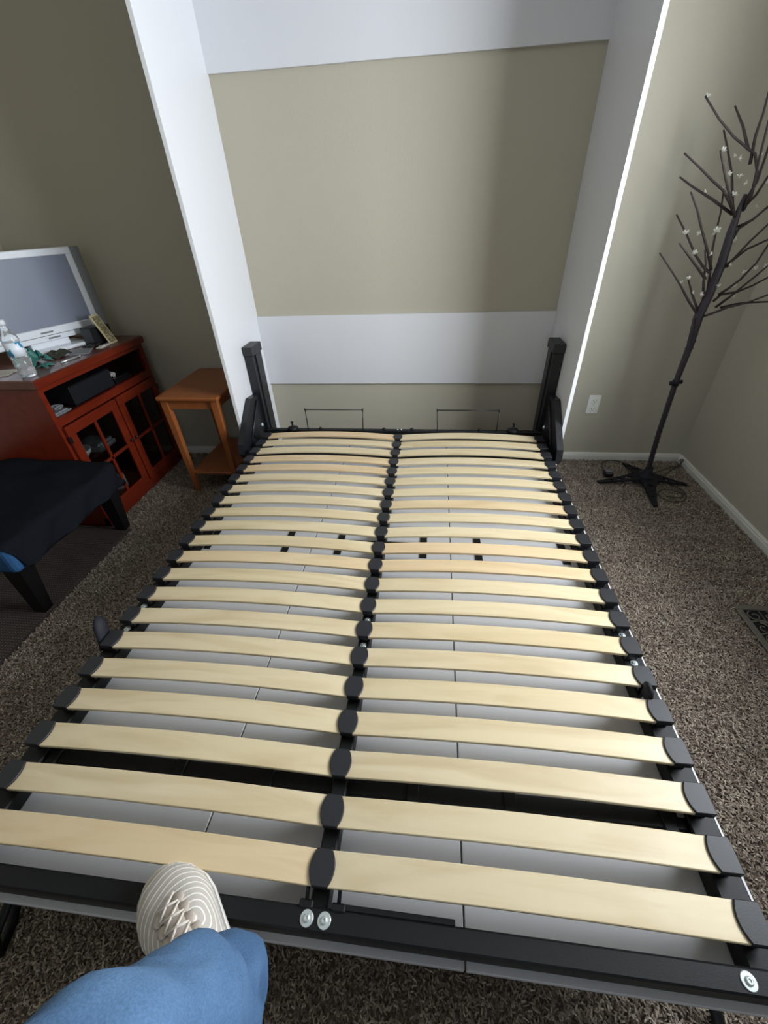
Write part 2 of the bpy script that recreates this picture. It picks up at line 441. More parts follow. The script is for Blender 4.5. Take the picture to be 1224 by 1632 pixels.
# ------------------------------------------------------------------ cabinet around the bed
W2, TP, CD, CT = 0.80, 0.0159, 0.502, 2.22
cab = thing('bed_cabinet', (0, -CD/2, 0), 'tall white open cabinet frame standing around the fold-down bed against the back wall', 'cabinet')
for s in (-1, 1):
    x0, x1 = sorted((s*W2, s*(W2+TP)))
    part('side_panel', MB().box(x0, x1, -CD+.001, -.0005, 0, CT), M['melamine'], cab)
    part('edge_band', MB().box(x0, x1, -CD, -CD+.001, 0, CT), M['melamine_edge'], cab)
part('top_panel', MB().box(-W2, W2, -CD, -.0005, CT-TP, CT), M['melamine'], cab)
part('header_panel', MB().box(-W2, W2, -.014, -.0005, 1.789, CT-TP), M['melamine'], cab)
part('back_rail', MB().box(-W2, W2, -.014, -.0005, 0.483, 0.856, bev=.001), M['melamine'], cab)
for s in (-1, 1):       # lift pistons under square covers, with the pivot plates
    def X(a): return s*a
    def bx(a0, a1, *r, **k): return MB().box(min(X(a0), X(a1)), max(X(a0), X(a1)), *r, **k)
    g = bx(.749, .797, -.290, -.172, .270, .722, bev=.003)
    pc = part('piston_cover', g, M['blackside'], cab)
    part('cover_ridge', bx(.742, .749, -.262, -.244, .275, .722, bev=.002), M['blackside'], pc)
    part('cover_cap', bx(.743, .7985, -.297, -.166, .722, .766, bev=.003), M['cap'], cab)
    pl = [(-.29, .27), (-.29, .52), (-.385, .532), (-.43, .50), (-.600, .37), (-.612, .32), (-.58, .285)]
    b = MB().prism(pl, min(X(.768), X(.797)), max(X(.768), X(.797)), axis='x')
    pp = part('pivot_plate', b, M['blackside'], cab)
    b = MB()
    for yy, zz, r in ((-.40, .40, .055),):
        pts = [(X(.764), yy+r*math.cos(t*.3+2.2), zz-.03+r*math.sin(t*.3+2.2)*.9) for t in range(7)]
        b.tube(pts, .004, 6)
    b.tube([(X(.764), -.33, .50), (X(.764), -.50, .34)], .006, 6)
    part('plate_rib', b, M['blackside'], pp)
    b = MB().lathe([(.011, 0), (.011, -s*.006), (.006, -s*.010), (.001, -s*.010)], (X(.768), -.33, .36), 14, 'x')
    part('pivot_bolt', b, M['steel'], pp)

# ------------------------------------------------------------------ the bed
BX = 0.0085
bed = thing('fold_down_bed', (BX, -1.3, 0), 'lowered black-framed wall bed with curved birch slats and no mattress', 'bed')
BL = bed.location
def bl(x, y, z): return (x-BL[0], y-BL[1], z-BL[2])
# white face panels on the underside: three columns with open joints
xs = [-.785+BX, -.262, .2645, .785]
for i in range(3):
    part('face_panel', MB().box(xs[i]+(.0016 if i else 0), xs[i+1]-(.0016 if i < 2 else 0), -2.277, -.36, .252, .270, bev=.0012), M['melamine'], bed)
for s in (-1, 1):
    x0, x1 = sorted((BX+s*.696, BX+s*.749))
    part('side_rail', MB().box(x0, x1, -2.262, -.325, .2705, .312, bev=.003), M['black'], bed)
sp = part('center_rail', MB().box(BX-.016, BX+.016, -2.236, -.337, .2705, .318, bev=.003), M['black'], bed)
fr = part('foot_rail', MB().box(BX-.752, BX+.752, -2.266, -2.234, .2705, .331, bev=.003), M['black'], bed)
hr = part('head_rail', MB().box(BX-.748, BX+.748, -.345, -.318, .285, .338, bev=.003), M['black'], bed)
part('crossbar', MB().box(BX-.696, BX+.696, -2.052, -2.016, .2705, .300, bev=.003), M['black'], bed)
part('crossbar', MB().box(BX-.696, BX+.696, -1.225, -1.197, .2705, .281, bev=.003), M['black'], bed)
part('crossbar', MB().box(BX-.696, BX+.696, -.560, -.457, .2705, .281, bev=.003), M['black'], bed)
pm = MB().box(-.013, .013, -.062, .062, 0, .0035, bev=.001).mesh('connecting_plate')
pm2 = MB().box(-.013, .013, -.035, .035, 0, .034, bev=.002).mesh('crossbar_bracket')
for x in (-.672, -.362, -.156, .164, .366, .672):
    link('connecting_plate', pm, M['black'], bed, bl(x, -1.212, .2705))
    link('crossbar_bracket', pm2, M['black'], bed, bl(x, -2.034, .2705))
part('latch_plate', MB().box(.692, .716, -2.030, -2.012, .300, .304, bev=.001), M['greypaper'], bed)
# slats
y0, PT = -.43502, .08749
def slat_mesh():
    b = MB(); n = 16; L0, L1 = -.343, .343; rings = []
    for i in range(n+1):
        x = L0+(L1-L0)*i/n; z = .016*(1-(x/L1)**2)
        hw = .0265
        rings.append([(x, -hw, z-.004), (x, hw, z-.004), (x, hw, z+.003), (x, hw-.0012, z+.004), (x, -hw+.0012, z+.004), (x, -hw, z+.003)])
    b.loft(rings, smooth=False); return b.mesh('slat')
SM = slat_mesh()
def cap_mesh(inner, outer, name, hl=.0270):
    # barrel outline: bulges by `inner` on one side and by `outer` on the other
    pts = []
    for k in range(9):
        t = -1+2*k/8; pts.append((inner[0]+inner[1]*(1-t*t), hl*t))
    for k in range(9):
        t = 1-2*k/8; pts.append((outer[0]+outer[1]*(1-t*t), hl*t))
    b = MB().prism(pts, -.010, .0062, bev=.0012)
    b.box(min(inner[0], outer[0])+.004, max(inner[0], outer[0])-.004, -.020, .020, -.034, -.009)
    return b.mesh(name)
CM = cap_mesh((.014, .0095), (-.014, -.0095), 'center_cap')
EM = {1: cap_mesh((-.003, -.0085), (.033, .001), 'end_cap'), -1: cap_mesh((.003, .0085), (-.033, -.001), 'end_cap')}
for k in range(21):
    y = y0-PT*k
    for s in (-1, 1):
        link('slat', SM, M['birch'], bed, bl(BX+s*.355, y, .3415))
        link('end_cap', EM[s], M['cap'], bed, bl(BX+s*.7005, y, .3445))
    link('center_cap', CM, M['cap'], bed, bl(BX, y, .3445))
# bolts
def bolt(x, y, z, r=.012):
    b = MB().lathe([(r, 0), (r, .0012), (r*.93, .0018), (r*.52, .0018), (r*.48, .0040), (r*.34, .0050), (r*.22, .0050), (r*.20, .0034), (.0008, .0034)], (0, 0, 0), 20)
    for f in b.bm.faces: f.smooth = False
    return link('bolt', b.mesh('bolt'), M['steel'], bed, bl(x, y, z))
for x in (-.006, .0245, .686, -.668): bolt(x, -2.250, .331, .0115)
for x in (BX-.722, BX+.722): bolt(x, -1.600, .312, .0095); bolt(x, -1.688, .312, .0095)
bolt(BX, -1.606, .318, .0085); bolt(BX, -1.694, .318, .0085)
for x in (BX-.010, BX+.010): bolt(x, -.331, .338, .005)
# clamps on the foot rail
for x in (-.0115, .0455):
    b = MB().box(x-.012, x+.012, -2.238, -2.226, .300, .3345, bev=.002)
    b.tube([(x, -2.226, .333), (x, -2.214, .339), (x, -2.205, .343)], .0035, 8)
    part('rail_clamp', b, M['black'], bed)
part('rail_lip', MB().box(.055, .245, -2.2345, -2.226, .322, .330, bev=.001), M['black'], fr)
# wire hoops and knobs at the head end
for xa, xb in ((-.500, -.192), (.213, .523)):
    b = MB(); z = .450; yy = -.338
    b.tube([(xa, yy, .330), (xa-.004, yy+.01, z)], .0030, 6); b.tube([(xb, yy, .330), (xb+.004, yy+.01, z)], .0030, 6)
    b.tube([(xa-.008, yy+.01, z), (xb+.008, yy+.01, z)], .0030, 6)
    for x in (xa-.004, xb+.004): b.lathe([(.0045, -.006), (.0045, .006)], (x, yy+.01, z), 8)
    part('mattress_hoop', b, M['darkwire'], bed)
for x in (-.588, .608):
    b = MB().lathe([(.030, 0), (.028, .010), (.014, .016), (.005, .018), (.005, .036), (.008, .038), (.008, .044), (.001, .045)], (x, -.335, .338), 16)
    part('head_knob', b, M['black'], bed)
for x in (-.432, -.077, .075, .436):
    part('rail_plug', MB().lathe([(.010, 0), (.010, .006), (.006, .010), (.001, .010)], (x, -.332, .338), 10), M['black'], bed)
# mattress retainers: rounded paddles by the side rails
for s, yy in ((-1, -1.750), (1, -1.790)):
    xb = BX+s*(.742 if s < 0 else .712); b = MB(); rings = []
    for i in range(9):
        t = i/8; z = .318+(.078 if s < 0 else .058)*t; yc = yy+(.035*t if s < 0 else 0); xo = xb+s*(.020*t*t+.004) if s < 0 else xb-.012*t; hw = (.024 if s < 0 else .021)*math.sqrt(max(0.02, 1-max(0, (t-.55)/.45)**2)); hd = .009*math.sqrt(max(.05, 1-max(0, (t-.7)/.3)**2))
        rings.append([(xo+hd*math.cos(a), yc+hw*math.sin(a), z) for a in [2*PI*q/14 for q in range(14)]])
    b.loft(rings); b.box(min(xb-.012, xb+.012), max(xb-.012, xb+.012), yy-.012, yy+.012, .308, .322, bev=.002)
    pr = part('mattress_retainer', b, M['cap'], bed)
    pr.data.materials.clear(); pr.data.materials.append(M['iron'])
    part('screw', MB().lathe([(.005, 0), (.005, .003), (.001, .004)], (xb-s*.010, yy-.004, .322), 10), M['steel'], pr)
# foot loops under the foot end
for s in (-1, 1):
    xo = BX+s*.708
    b = MB().tube([(xo, -2.10, .250), (xo, -2.20, .14), (xo+s*.004, -2.262, .115), (xo+s*.02, -2.31, .07), (xo+s*.03, -2.33, .012), (xo+s*.045, -2.28, .010), (xo+s*.04, -2.18, .10), (xo+s*.03, -2.10, .250)], .011, 8, flat=.6)
    part('folding_foot', b, M['black'], bed)

# ------------------------------------------------------------------ wall outlet and floor register
o = thing('wall_outlet', (1.107, 0, .355), 'white duplex outlet on the wall right of the cabinet', 'outlet')
part('cover_plate', MB().box(1.073, 1.139, -.006, -.0005, .300, .411, bev=.003), M['plate'], o)
for zc in (.380, .331):
    r = part('receptacle', MB().lathe([(.017, 0), (.017, -.003), (.015, -.0035)], (1.106, -.006, zc), 18, 'y'), M['plate'], o)
    b = MB().box(1.098, 1.1005, -.0105, -.0093, zc-.001, zc+.008).box(1.1115, 1.114, -.0105, -.0093, zc-.001, zc+.008)
    b.lathe([(.0028, 0), (.0028, -.001)], (1.106, -.0093, zc-.008), 8, 'y')
    part('slots', b, M['slot'], r)
part('cover_screw', MB().lathe([(.003, 0), (.002, -.0015)], (1.106, -.006, .3555), 8, 'y'), M['steel'], o)

VX0, VX1, VY0, VY1 = 1.376, 1.532, -1.505, -1.172
o = thing('floor_register', (1.454, -1.34, 0), 'brown metal scrollwork floor vent set in the carpet at right', 'vent')
b = MB(); zt = .007; bd = .024
b.box(VX0, VX1, VY0, VY0+bd, 0, zt, bev=.002).box(VX0, VX1, VY1-bd, VY1, 0, zt, bev=.002)
b.box(VX0, VX0+bd, VY0+bd, VY1-bd, 0, zt, bev=.002).box(VX1-bd, VX1, VY0+bd, VY1-bd, 0, zt, bev=.002)
part('register_frame', b, M['vent'], o)
part('duct_shade_plate', MB().box(VX0+bd, VX1-bd, VY0+bd, VY1-bd, -.003, -.001), M['painted_void'], o)  # dark plate painting the shade of the duct, no hole beneath
b = MB()
def spiral(cx, cy, r, d, ph, fl=1):
    pts = []
    for i in range(19):
        t = i/18; a = ph+d*t*2*PI*1.15; rr = r*(1-.72*t)
        pts.append((cx+rr*math.cos(a)*fl, cy+rr*math.sin(a), .003))
    b.tube(pts, .0026, 5)
for j in range(5):
    cy = VY1-bd-.029-j*.057
    for sx in (-1, 1):
        spiral(1.454+sx*.027, cy, .025, 1 if j % 2 else -1, PI/2, sx)
        spiral(1.454+sx*.012, cy-.028, .010, 1, 0, sx)
    b.tube([(VX0+bd, cy-.028, .003), (1.43, cy-.022, .003), (1.454, cy-.034, .003), (1.478, cy-.022, .003), (VX1-bd, cy-.028, .003)], .0024, 5)
b.tube([(1.454, VY1-bd, .003), (1.454, VY0+bd, .003)], .0024, 5)
part('scrollwork', b, M['vent'], o)

# ------------------------------------------------------------------ lighted twig tree in the corner
tree = thing('blossom_tree', (1.395, -.265, 0), 'tall dark twig tree with small clear blossoms on a four-footed base', 'artificial tree')
TR = [(1.393, -.265, .05), (1.387, -.27, .10), (1.369, -.27, .308), (1.356, -.27, .573), (1.356, -.27, .749), (1.344, -.27, .869), (1.353, -.27, .956), (1.355, -.27, 1.072), (1.345, -.27, 1.18), (1.343, -.27, 1.241), (1.345, -.27, 1.30)]
b = MB().tube(TR, [.013, .0125, .012, .0125, .015, .020, .018, .017, .015, .011, .006], 10)
trunk = part('trunk', b, M['bark'], tree)
b = MB()
for i in range(26):
    z = .10+i*.030; k = max(j for j in range(len(TR)-1) if TR[j][2] <= z)
    f = (z-TR[k][2])/(TR[k+1][2]-TR[k][2]); x = TR[k][0]+f*(TR[k+1][0]-TR[k][0]); r = .0135+(.004 if z > .7 else 0)
    b.tube([(x+r*math.cos(a), -.27+r*math.sin(a), z+a*.0012) for a in [q*2*PI/8 for q in range(9)]], .0016, 4)
part('tape_wrap', b, M['bark'], trunk)
b = MB().lathe([(.017, -.012), (.017, .012)], (1.3565, -.27, .573), 12)
b.tube([(1.332, -.282, .575), (1.381, -.258, .573)], .006, 8)
b.lathe([(.010, -.006), (.010, .006)], (1.330, -.283, .575), 8, 'x').lathe([(.010, -.006), (.010, .006)], (1.384, -.257, .573), 8, 'x')
part('pole_clamp', b, M['iron'], tree)
BR=[[[1.348,-0.27,1.25],[1.367,-0.274,1.288],[1.35,-0.279,1.363],[1.318,-0.283,1.417],[1.287,-0.287,1.43],[1.222,-0.291,1.465],[1.151,-0.296,1.515],[1.077,-0.3,1.576]],[[1.296,-0.27,1.431],[1.265,-0.235,1.5],[1.234,-0.2,1.558]],[[1.343,-0.27,1.221],[1.332,-0.232,1.271],[1.309,-0.195,1.36],[1.278,-0.158,1.447],[1.261,-0.12,1.502]],[[1.341,-0.27,1.225],[1.272,-0.32,1.282],[1.201,-0.37,1.347],[1.128,-0.42,1.422]],[[1.331,-0.27,1.237],[1.29,-0.286,1.278],[1.241,-0.302,1.315],[1.184,-0.318,1.346],[1.117,-0.334,1.386],[1.046,-0.35,1.425]],[[1.327,-0.27,1.237],[1.249,-0.233,1.288],[1.176,-0.197,1.333],[1.134,-0.16,1.365]],[[1.323,-0.27,1.05],[1.269,-0.297,1.12],[1.202,-0.325,1.197],[1.152,-0.353,1.258],[1.096,-0.38,1.313]],[[1.35,-0.27,0.944],[1.33,-0.256,1.037],[1.317,-0.242,1.104],[1.312,-0.228,1.169],[1.308,-0.214,1.242],[1.298,-0.2,1.31]],[[1.319,-0.27,1.041],[1.303,-0.237,1.059],[1.269,-0.205,1.103],[1.224,-0.172,1.176],[1.175,-0.14,1.242]],[[1.313,-0.27,1.018],[1.251,-0.313,1.057],[1.172,-0.357,1.111],[1.104,-0.4,1.157]],[[1.34,-0.27,0.874],[1.275,-0.283,0.935],[1.213,-0.295,0.998],[1.158,-0.308,1.047],[1.078,-0.32,1.121]],[[1.332,-0.27,0.894],[1.301,-0.235,0.957],[1.272,-0.2,1.021]],[[1.338,-0.27,0.932],[1.306,-0.28,1.006],[1.281,-0.29,1.076],[1.256,-0.3,1.125]],[[1.364,-0.27,1.049],[1.383,-0.292,1.091],[1.402,-0.315,1.149],[1.429,-0.337,1.203],[1.464,-0.36,1.27]],[[1.379,-0.27,1.06],[1.404,-0.252,1.08],[1.45,-0.235,1.117],[1.527,-0.218,1.146],[1.613,-0.2,1.164]],[[1.391,-0.27,0.955],[1.404,-0.295,0.982],[1.423,-0.32,1.019],[1.421,-0.345,1.044],[1.426,-0.37,1.079],[1.424,-0.395,1.142],[1.426,-0.42,1.22]],[[1.399,-0.27,0.906],[1.44,-0.276,0.95],[1.461,-0.282,0.979],[1.497,-0.288,1.025],[1.521,-0.294,1.063],[1.579,-0.3,1.115]],[[1.383,-0.27,0.931],[1.417,-0.246,0.953],[1.49,-0.222,0.958],[1.558,-0.198,0.977],[1.62,-0.174,1.004],[1.66,-0.15,1.032]],[[1.357,-0.27,0.868],[1.36,-0.306,0.883],[1.407,-0.342,0.918],[1.45,-0.378,0.94],[1.492,-0.414,0.974],[1.574,-0.45,1.016]],[[1.419,-0.27,0.905],[1.473,-0.265,0.916],[1.536,-0.26,0.921],[1.611,-0.255,0.921],[1.66,-0.25,0.92]],[[1.36,-0.27,1.25],[1.353,-0.286,1.26],[1.345,-0.302,1.316],[1.32,-0.318,1.397],[1.297,-0.334,1.487],[1.274,-0.35,1.562]],[[1.353,-0.27,1.27],[1.38,-0.247,1.336],[1.386,-0.223,1.436],[1.398,-0.2,1.531]],[[1.32,-0.27,1.388],[1.3,-0.273,1.469],[1.296,-0.277,1.526],[1.288,-0.28,1.588]],[[1.355,-0.27,1.26],[1.348,-0.33,1.297],[1.329,-0.39,1.349],[1.333,-0.45,1.41]],[[1.363,-0.27,1.196],[1.392,-0.297,1.219],[1.411,-0.323,1.257],[1.456,-0.35,1.31]],[[1.356,-0.27,1.127],[1.366,-0.277,1.19],[1.399,-0.285,1.219],[1.417,-0.292,1.242],[1.45,-0.3,1.279]],[[1.342,-0.27,0.869],[1.323,-0.28,0.863],[1.327,-0.29,0.821],[1.337,-0.3,0.77]],[[1.355,-0.27,1.072],[1.345,-0.27,1.036],[1.341,-0.27,0.999],[1.351,-0.27,0.936]]]
FL=[[1.081,-0.309,1.572],[1.208,-0.281,1.471],[1.196,-0.297,1.43],[1.253,-0.276,1.412],[1.271,-0.274,1.406],[1.271,-0.324,1.349],[1.228,-0.329,1.36],[1.267,-0.255,1.317],[1.282,-0.307,1.297],[1.314,-0.309,1.332],[1.358,-0.24,1.415],[1.394,-0.288,1.33],[1.368,-0.255,1.275],[1.389,-0.287,1.257],[1.174,-0.272,1.181],[1.157,-0.316,1.182],[1.231,-0.273,1.18],[1.296,-0.252,1.172],[1.228,-0.283,1.114],[1.281,-0.263,1.107],[1.307,-0.27,1.028],[1.276,-0.324,1.111],[1.293,-0.262,1.185],[1.364,-0.277,1.152],[1.367,-0.303,1.07],[1.346,-0.327,0.995],[1.456,-0.252,0.982],[1.449,-0.287,1.037],[1.461,-0.265,0.943],[1.422,-0.251,0.897],[1.361,-0.266,0.87],[1.362,-0.247,0.825],[1.236,-0.294,1.023],[1.228,-0.258,1.0],[1.482,-0.29,1.05],[1.391,-0.246,1.198],[1.546,-0.251,1.054],[1.29,-0.321,0.965],[1.256,-0.318,0.974],[1.173,-0.31,1.312]]
for L in BR:
    n = len(L)
    L2 = [(p[0]+random.uniform(-.002, .002), p[1], p[2]) for p in L]
    part('branch', MB().tube(L2, [.0058*(1-.5*i/(n-1)) for i in range(n)], 5), M['twig'], tree)
bm_ = MB()
for k in range(5):
    a = k*2*PI/5
    c, s_ = math.cos(a), math.sin(a)
    d = .013
    bm_.bm.faces.new([bm_.bm.verts.new(v) for v in ((0, 0, 0), (c*d*.6-s_*d*.35, s_*d*.6+c*d*.35, d*.45), (c*d, s_*d, d*.7), (c*d*.6+s_*d*.35, s_*d*.6-c*d*.35, d*.45))])
bm_.lathe([(.0028, 0), (.0028, .005), (.001, .007)], (0, 0, 0), 6)
FM = bm_.mesh('blossom'); FM.materials.append(M['blossom'])
for p in FL:
    q = link('blossom', FM, None, tree, (p[0]-1.395, p[1]+.265, p[2]))
    q.rotation_euler = (random.uniform(.2, 1.4), random.uniform(-.6, .6), random.uniform(0, 6)); sc = random.uniform(.7, 1.15); q.scale = (sc, sc, sc)
# feet: flat tapering plates pierced by round holes
def foot_plate(dx, dy):
    L = math.hypot(dx, dy); cu = bpy.data.curves.new('f', 'CURVE'); cu.dimensions = '2D'; cu.fill_mode = 'BOTH'; cu.extrude = .004; cu.resolution_u = 1
    def poly(pts):
        sp_ = cu.splines.new('POLY'); sp_.points.add(len(pts)-1)
        for i, (x, y) in enumerate(pts): sp_.points[i].co = (x, y, 0, 1)
        sp_.use_cyclic_u = True
    poly([(0, .044), (.05, .040), (.10, .029), (L*.75, .016), (L, .010), (L, -.010), (L*.75, -.016), (.10, -.029), (.05, -.040), (0, -.044)])
    for cx, r in ((.098, .0165), (.148, .0115), (.187, .0075)):
        if cx < L-.02: poly([(cx+r*math.cos(a), r*math.sin(a)) for a in [-2*PI*q/12 for q in range(12)]])
    tmp = bpy.data.objects.new('t', cu); C.objects.link(tmp)
    dg = bpy.context.evaluated_depsgraph_get(); me = bpy.data.meshes.new_from_object(tmp.evaluated_get(dg)); bpy.data.objects.remove(tmp)
    a = math.atan2(dy, dx)
    R = Matrix.Rotation(a, 4, 'Z')
    for v in me.vertices:
        u = v.co.x; v.co.z += .036*(1-min(1, u/L))**1.2+.012
        v.co = R @ v.co
    me.materials.clear(); me.materials.append(M['iron'])
    q = bpy.data.objects.new('foot', me); C.objects.link(q); q.parent = tree; return q
for tx, ty in ((1.135, -.292), (1.602, -.300), (1.352, -.520), (1.350, -.070)): foot_plate(tx-1.395, ty+.265)
part('hub', MB().lathe([(.046, .022), (.046, .052), (.022, .060), (.019, .10), (.001, .10)], (1.395, -.265, 0), 20), M['iron'], tree)

b = MB()
pts = [(1.21+.0, -.19, .012), (1.205, -.14, .014), (1.225, -.07, .014), (1.28, -.045, .013), (1.33, -.055, .013), (1.385, -.12, .013), (1.43, -.19, .013), (1.50, -.17, .013), (1.58, -.12, .013), (1.66, -.09, .014), (1.672, -.05, .03), (1.665, -.09, .05), (1.62, -.12, .018), (1.55, -.18, .013), (1.50, -.25, .014), (1.55, -.37, .013), (1.52, -.46, .013), (1.43, -.47, .013), (1.41, -.40, .014), (1.47, -.36, .015), (1.54, -.40, .015), (1.50, -.44, .016), (1.44, -.43, .016)]
def smooth(P, k=5):
    out = []
    for i in range(len(P)-1):
        p0, p1, p2, p3 = [Vector(P[max(0, min(len(P)-1, j))]) for j in (i-1, i, i+1, i+2)]
        for t in [q/k for q in range(k)]:
            out.append(.5*((2*p1)+(p2-p0)*t+(2*p0-5*p1+4*p2-p3)*t*t+(3*p1-p0-3*p2+p3)*t**3))
    out.append(Vector(P[-1])); return out
pts = [(p[0], p[1], max(p[2], .0155)) for p in pts]
b.tube(smooth(pts), .0030, 6)
cd = thing('power_cord', (1.23, -.19, 0), 'thin dark cord coiled on the carpet around the tree base', 'cord')
part('cable', b, M['cord'], cd)
part('adapter', MB().box(1.19, 1.235, -.235, -.185, .008, .036, bev=.004), M['darkplastic'], cd)
part('adapter_face', MB().box(1.195, 1.230, -.222, -.190, .0362, .0372, bev=.0004), M['greypaper'], cd)

# ------------------------------------------------------------------ oak side table left of the cabinet
t = thing('side_table', (-1.055, -.26, 0), 'small honey oak side table with a lower shelf beside the white cabinet', 'side table')
b = MB().box(-1.222, -.890, -.508, -.022, .562, .582, bev=.006, seg=2)
part('tabletop', b, M['oak'], t)
LX = ((-1.192, -1.184), (-.920, -.928)); LY = ((-.478, -.474), (-.052, -.056))
for xt, xb_ in LX:
    for yt, yb in LY:
        r0 = [(xt+a*.017, yt+c*.017, .562) for a, c in ((-1, -1), (1, -1), (1, 1), (-1, 1))]
        r1 = [(xb_+a*.012, yb+c*.012, .0) for a, c in ((-1, -1), (1, -1), (1, 1), (-1, 1))]
        part('leg', MB().loft([r1, r0], smooth=False), M['oak'], t)
for y in (-.474, -.056): part('apron', MB().box(-1.172, -.942, y-.008, y+.008, .512, .562), M['oak'], t)
for x in (-1.188, -.924): part('apron', MB().box(x-.008, x+.008, -.458, -.072, .512, .562), M['oak'], t)
part('shelf', MB().box(-1.180, -.932, -.482, -.048, .118, .134, bev=.003), M['oak'], t)

# ------------------------------------------------------------------ cherry media cabinet
FX, SY0, SY1, SH = -1.500, -.838, -.072, .742
BKX = -2.08
tv = thing('media_cabinet', (-1.79, -.455, 0), 'cherry red cabinet with two glass-paned doors under the silver television', 'cabinet')
part('top_board', MB().box(BKX, FX+.012, SY0-.012, SY1+.012, SH, .781, bev=.004), M['cherry_top'], tv)
part('top_edge', MB().box(FX+.012, FX+.018, SY0-.010, SY1+.010, SH+.003, .776, bev=.002), M['cherry'], tv)
for y in (SY0, SY1-.018): part('side_panel', MB().box(BKX+.005, FX-.018, y, y+.018, 0, SH), M['cherry'], tv)
part('back_panel', MB().box(BKX, BKX+.005, SY0, SY1, .04, SH), M['cherry_shaded'], tv)
for y in (SY0+.018, SY1-.020): part('side_shade_sheet', MB().box(BKX+.005, FX-.019, y, y+.002, .07, SH), M['cherry_shaded'], tv)  # thin sheets carrying the painted inner shade over the side panels
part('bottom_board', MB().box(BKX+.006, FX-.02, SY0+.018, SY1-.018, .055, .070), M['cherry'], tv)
part('inner_shelf', MB().box(BKX+.006, FX-.02, SY0+.018, SY1-.018, .578, .592), M['cherry_shaded'], tv)
part('inner_shelf', MB().box(BKX+.006, FX-.06, SY0+.018, SY1-.018, .318, .330), M['cherry_shaded'], tv)
b = MB()
b.box(FX-.018, FX, SY0, SY0+.024, 0, SH).box(FX-.018, FX, SY1-.030, SY1, 0, SH)
b.box(FX-.018, FX, SY0+.024, SY1-.030, .722, SH).box(FX-.018, FX, SY0+.024, SY1-.030, .560, .598)
part('face_frame', b, M['cherry'], tv)
part('plinth', MB().box(FX-.03, FX+.012, SY0, SY1, 0, .052, bev=.004), M['cherry'], tv)
for (ya, yb, nm) in ((-.822, -.462, 0), (-.450, -.092, 1)):
    z0, z1 = .058, .557; fw = .046; X0, X1 = FX+.0005, FX+.019
    b = MB()
    b.box(X0, X1, ya, ya+fw, z0, z1, bev=.003).box(X0, X1, yb-fw, yb, z0, z1, bev=.003)
    b.box(X0, X1, ya+fw, yb-fw, z0, z0+fw, bev=.003).box(X0, X1, ya+fw, yb-fw, z1-fw, z1, bev=.003)
    ym = (ya+yb)/2; zm = (z0+z1)/2
    b.box(X0+.003, X1-.001, ym-.008, ym+.008, z0+fw, z1-fw, bev=.002).box(X0+.003, X1-.001, ya+fw, yb-fw, zm-.008, zm+.008, bev=.002)
    d = part('door', b, M['cherry'], tv)
    for (y_0, y_1) in ((ya+fw, ym-.008), (ym+.008, yb-fw)):
        for (z_0, z_1) in ((z0+fw, zm-.008), (zm+.008, z1-fw)):
            part('glass_pane', MB().box(X0+.006, X0+.009, y_0, y_1, z_0, z_1), M['glass'], d)
    ky = yb-.016 if nm == 0 else ya+.016
    part('door_knob', MB().lathe([(.004, 0), (.004, .008), (.009, .011), (.009, .016), (.001, .019)], (X1, ky, zm+.02), 12, 'x'), M['darkplastic'], d)
    for zz in (z0+.06, z1-.06):
        hy = ya if nm == 0 else yb
        part('hinge', MB().box(X1-.002, X1+.003, hy-.007, hy+.007, zz-.016, zz+.016, bev=.001), M['darkplastic'], d)
# things in the cabinet's open bay
s_ = thing('cable_box', (-1.62, -.52, .592), 'black flat-topped media box in the open bay of the cherry cabinet', 'electronics')
part('case', MB().box(-1.76, -1.522, -.66, -.37, .600, .690, bev=.004), M['darkplastic'], s_)
part('front_panel', MB().box(-1.522, -1.518, -.655, -.375, .604, .686, bev=.001), M['blackside'], s_)
for a, c in ((-1.74, -.64), (-1.74, -.39), (-1.54, -.64), (-1.54, -.39)): part('rubber_foot', MB().lathe([(.008, 0), (.008, .008)], (a, c, .592), 8), M['darkplastic'], s_)
solo('paper_stack', MB().box(-1.66, -1.53, -.795, -.69, .592, .600, M4=Matrix.Identity(4)).box(-1.65, -1.54, -.79, -.70, .600, .606), M['greypaper'], 'small stack of grey papers in the open bay, nearest the camera', 'paper', (-1.6, -.74, .592))
solo('disc_case', MB().box(-1.68, -1.54, -.33, -.20, .592, .606, bev=.001), M['darkplastic'], 'lower, wider dark disc case at the far end of the open bay', 'disc case', (-1.6, -.265, .592), 'disc cases in the open bay')
solo('disc_case', MB().box(-1.67, -1.55, -.325, -.205, .6062, .618, bev=.001), M['darkplastic'], 'upper dark disc case lying on another under pale cables', 'disc case', (-1.6, -.265, .6062), 'disc cases in the open bay')
b = MB()
for i in range(3):
    pts = [(-1.60+.03*math.cos(i*2+a*1.3), -.30+.03*math.sin(a*1.9+i), .622+.008*math.sin(a*2.2+i)+i*.006) for a in range(9)]
    b.tube(smooth(pts, 4), .002, 5)
solo('cable_tangle', b, M['paper'], 'tangle of thin pale cables on the dark disc cases', 'cable', (-1.6, -.30, .62))
b = MB()
for i in range(3):
    pts = [(-1.57+.025*math.cos(i*2+a*1.4), -.735+.03*math.sin(a*1.7+i), .613+.012*abs(math.sin(a*1.2+i))) for a in range(9)]
    b.tube(smooth(pts, 4), .002, 5)
solo('adapter_leads', b, M['greypaper'], 'coil of thin grey leads on the papers in the open bay', 'cable', (-1.57, -.735, .61))
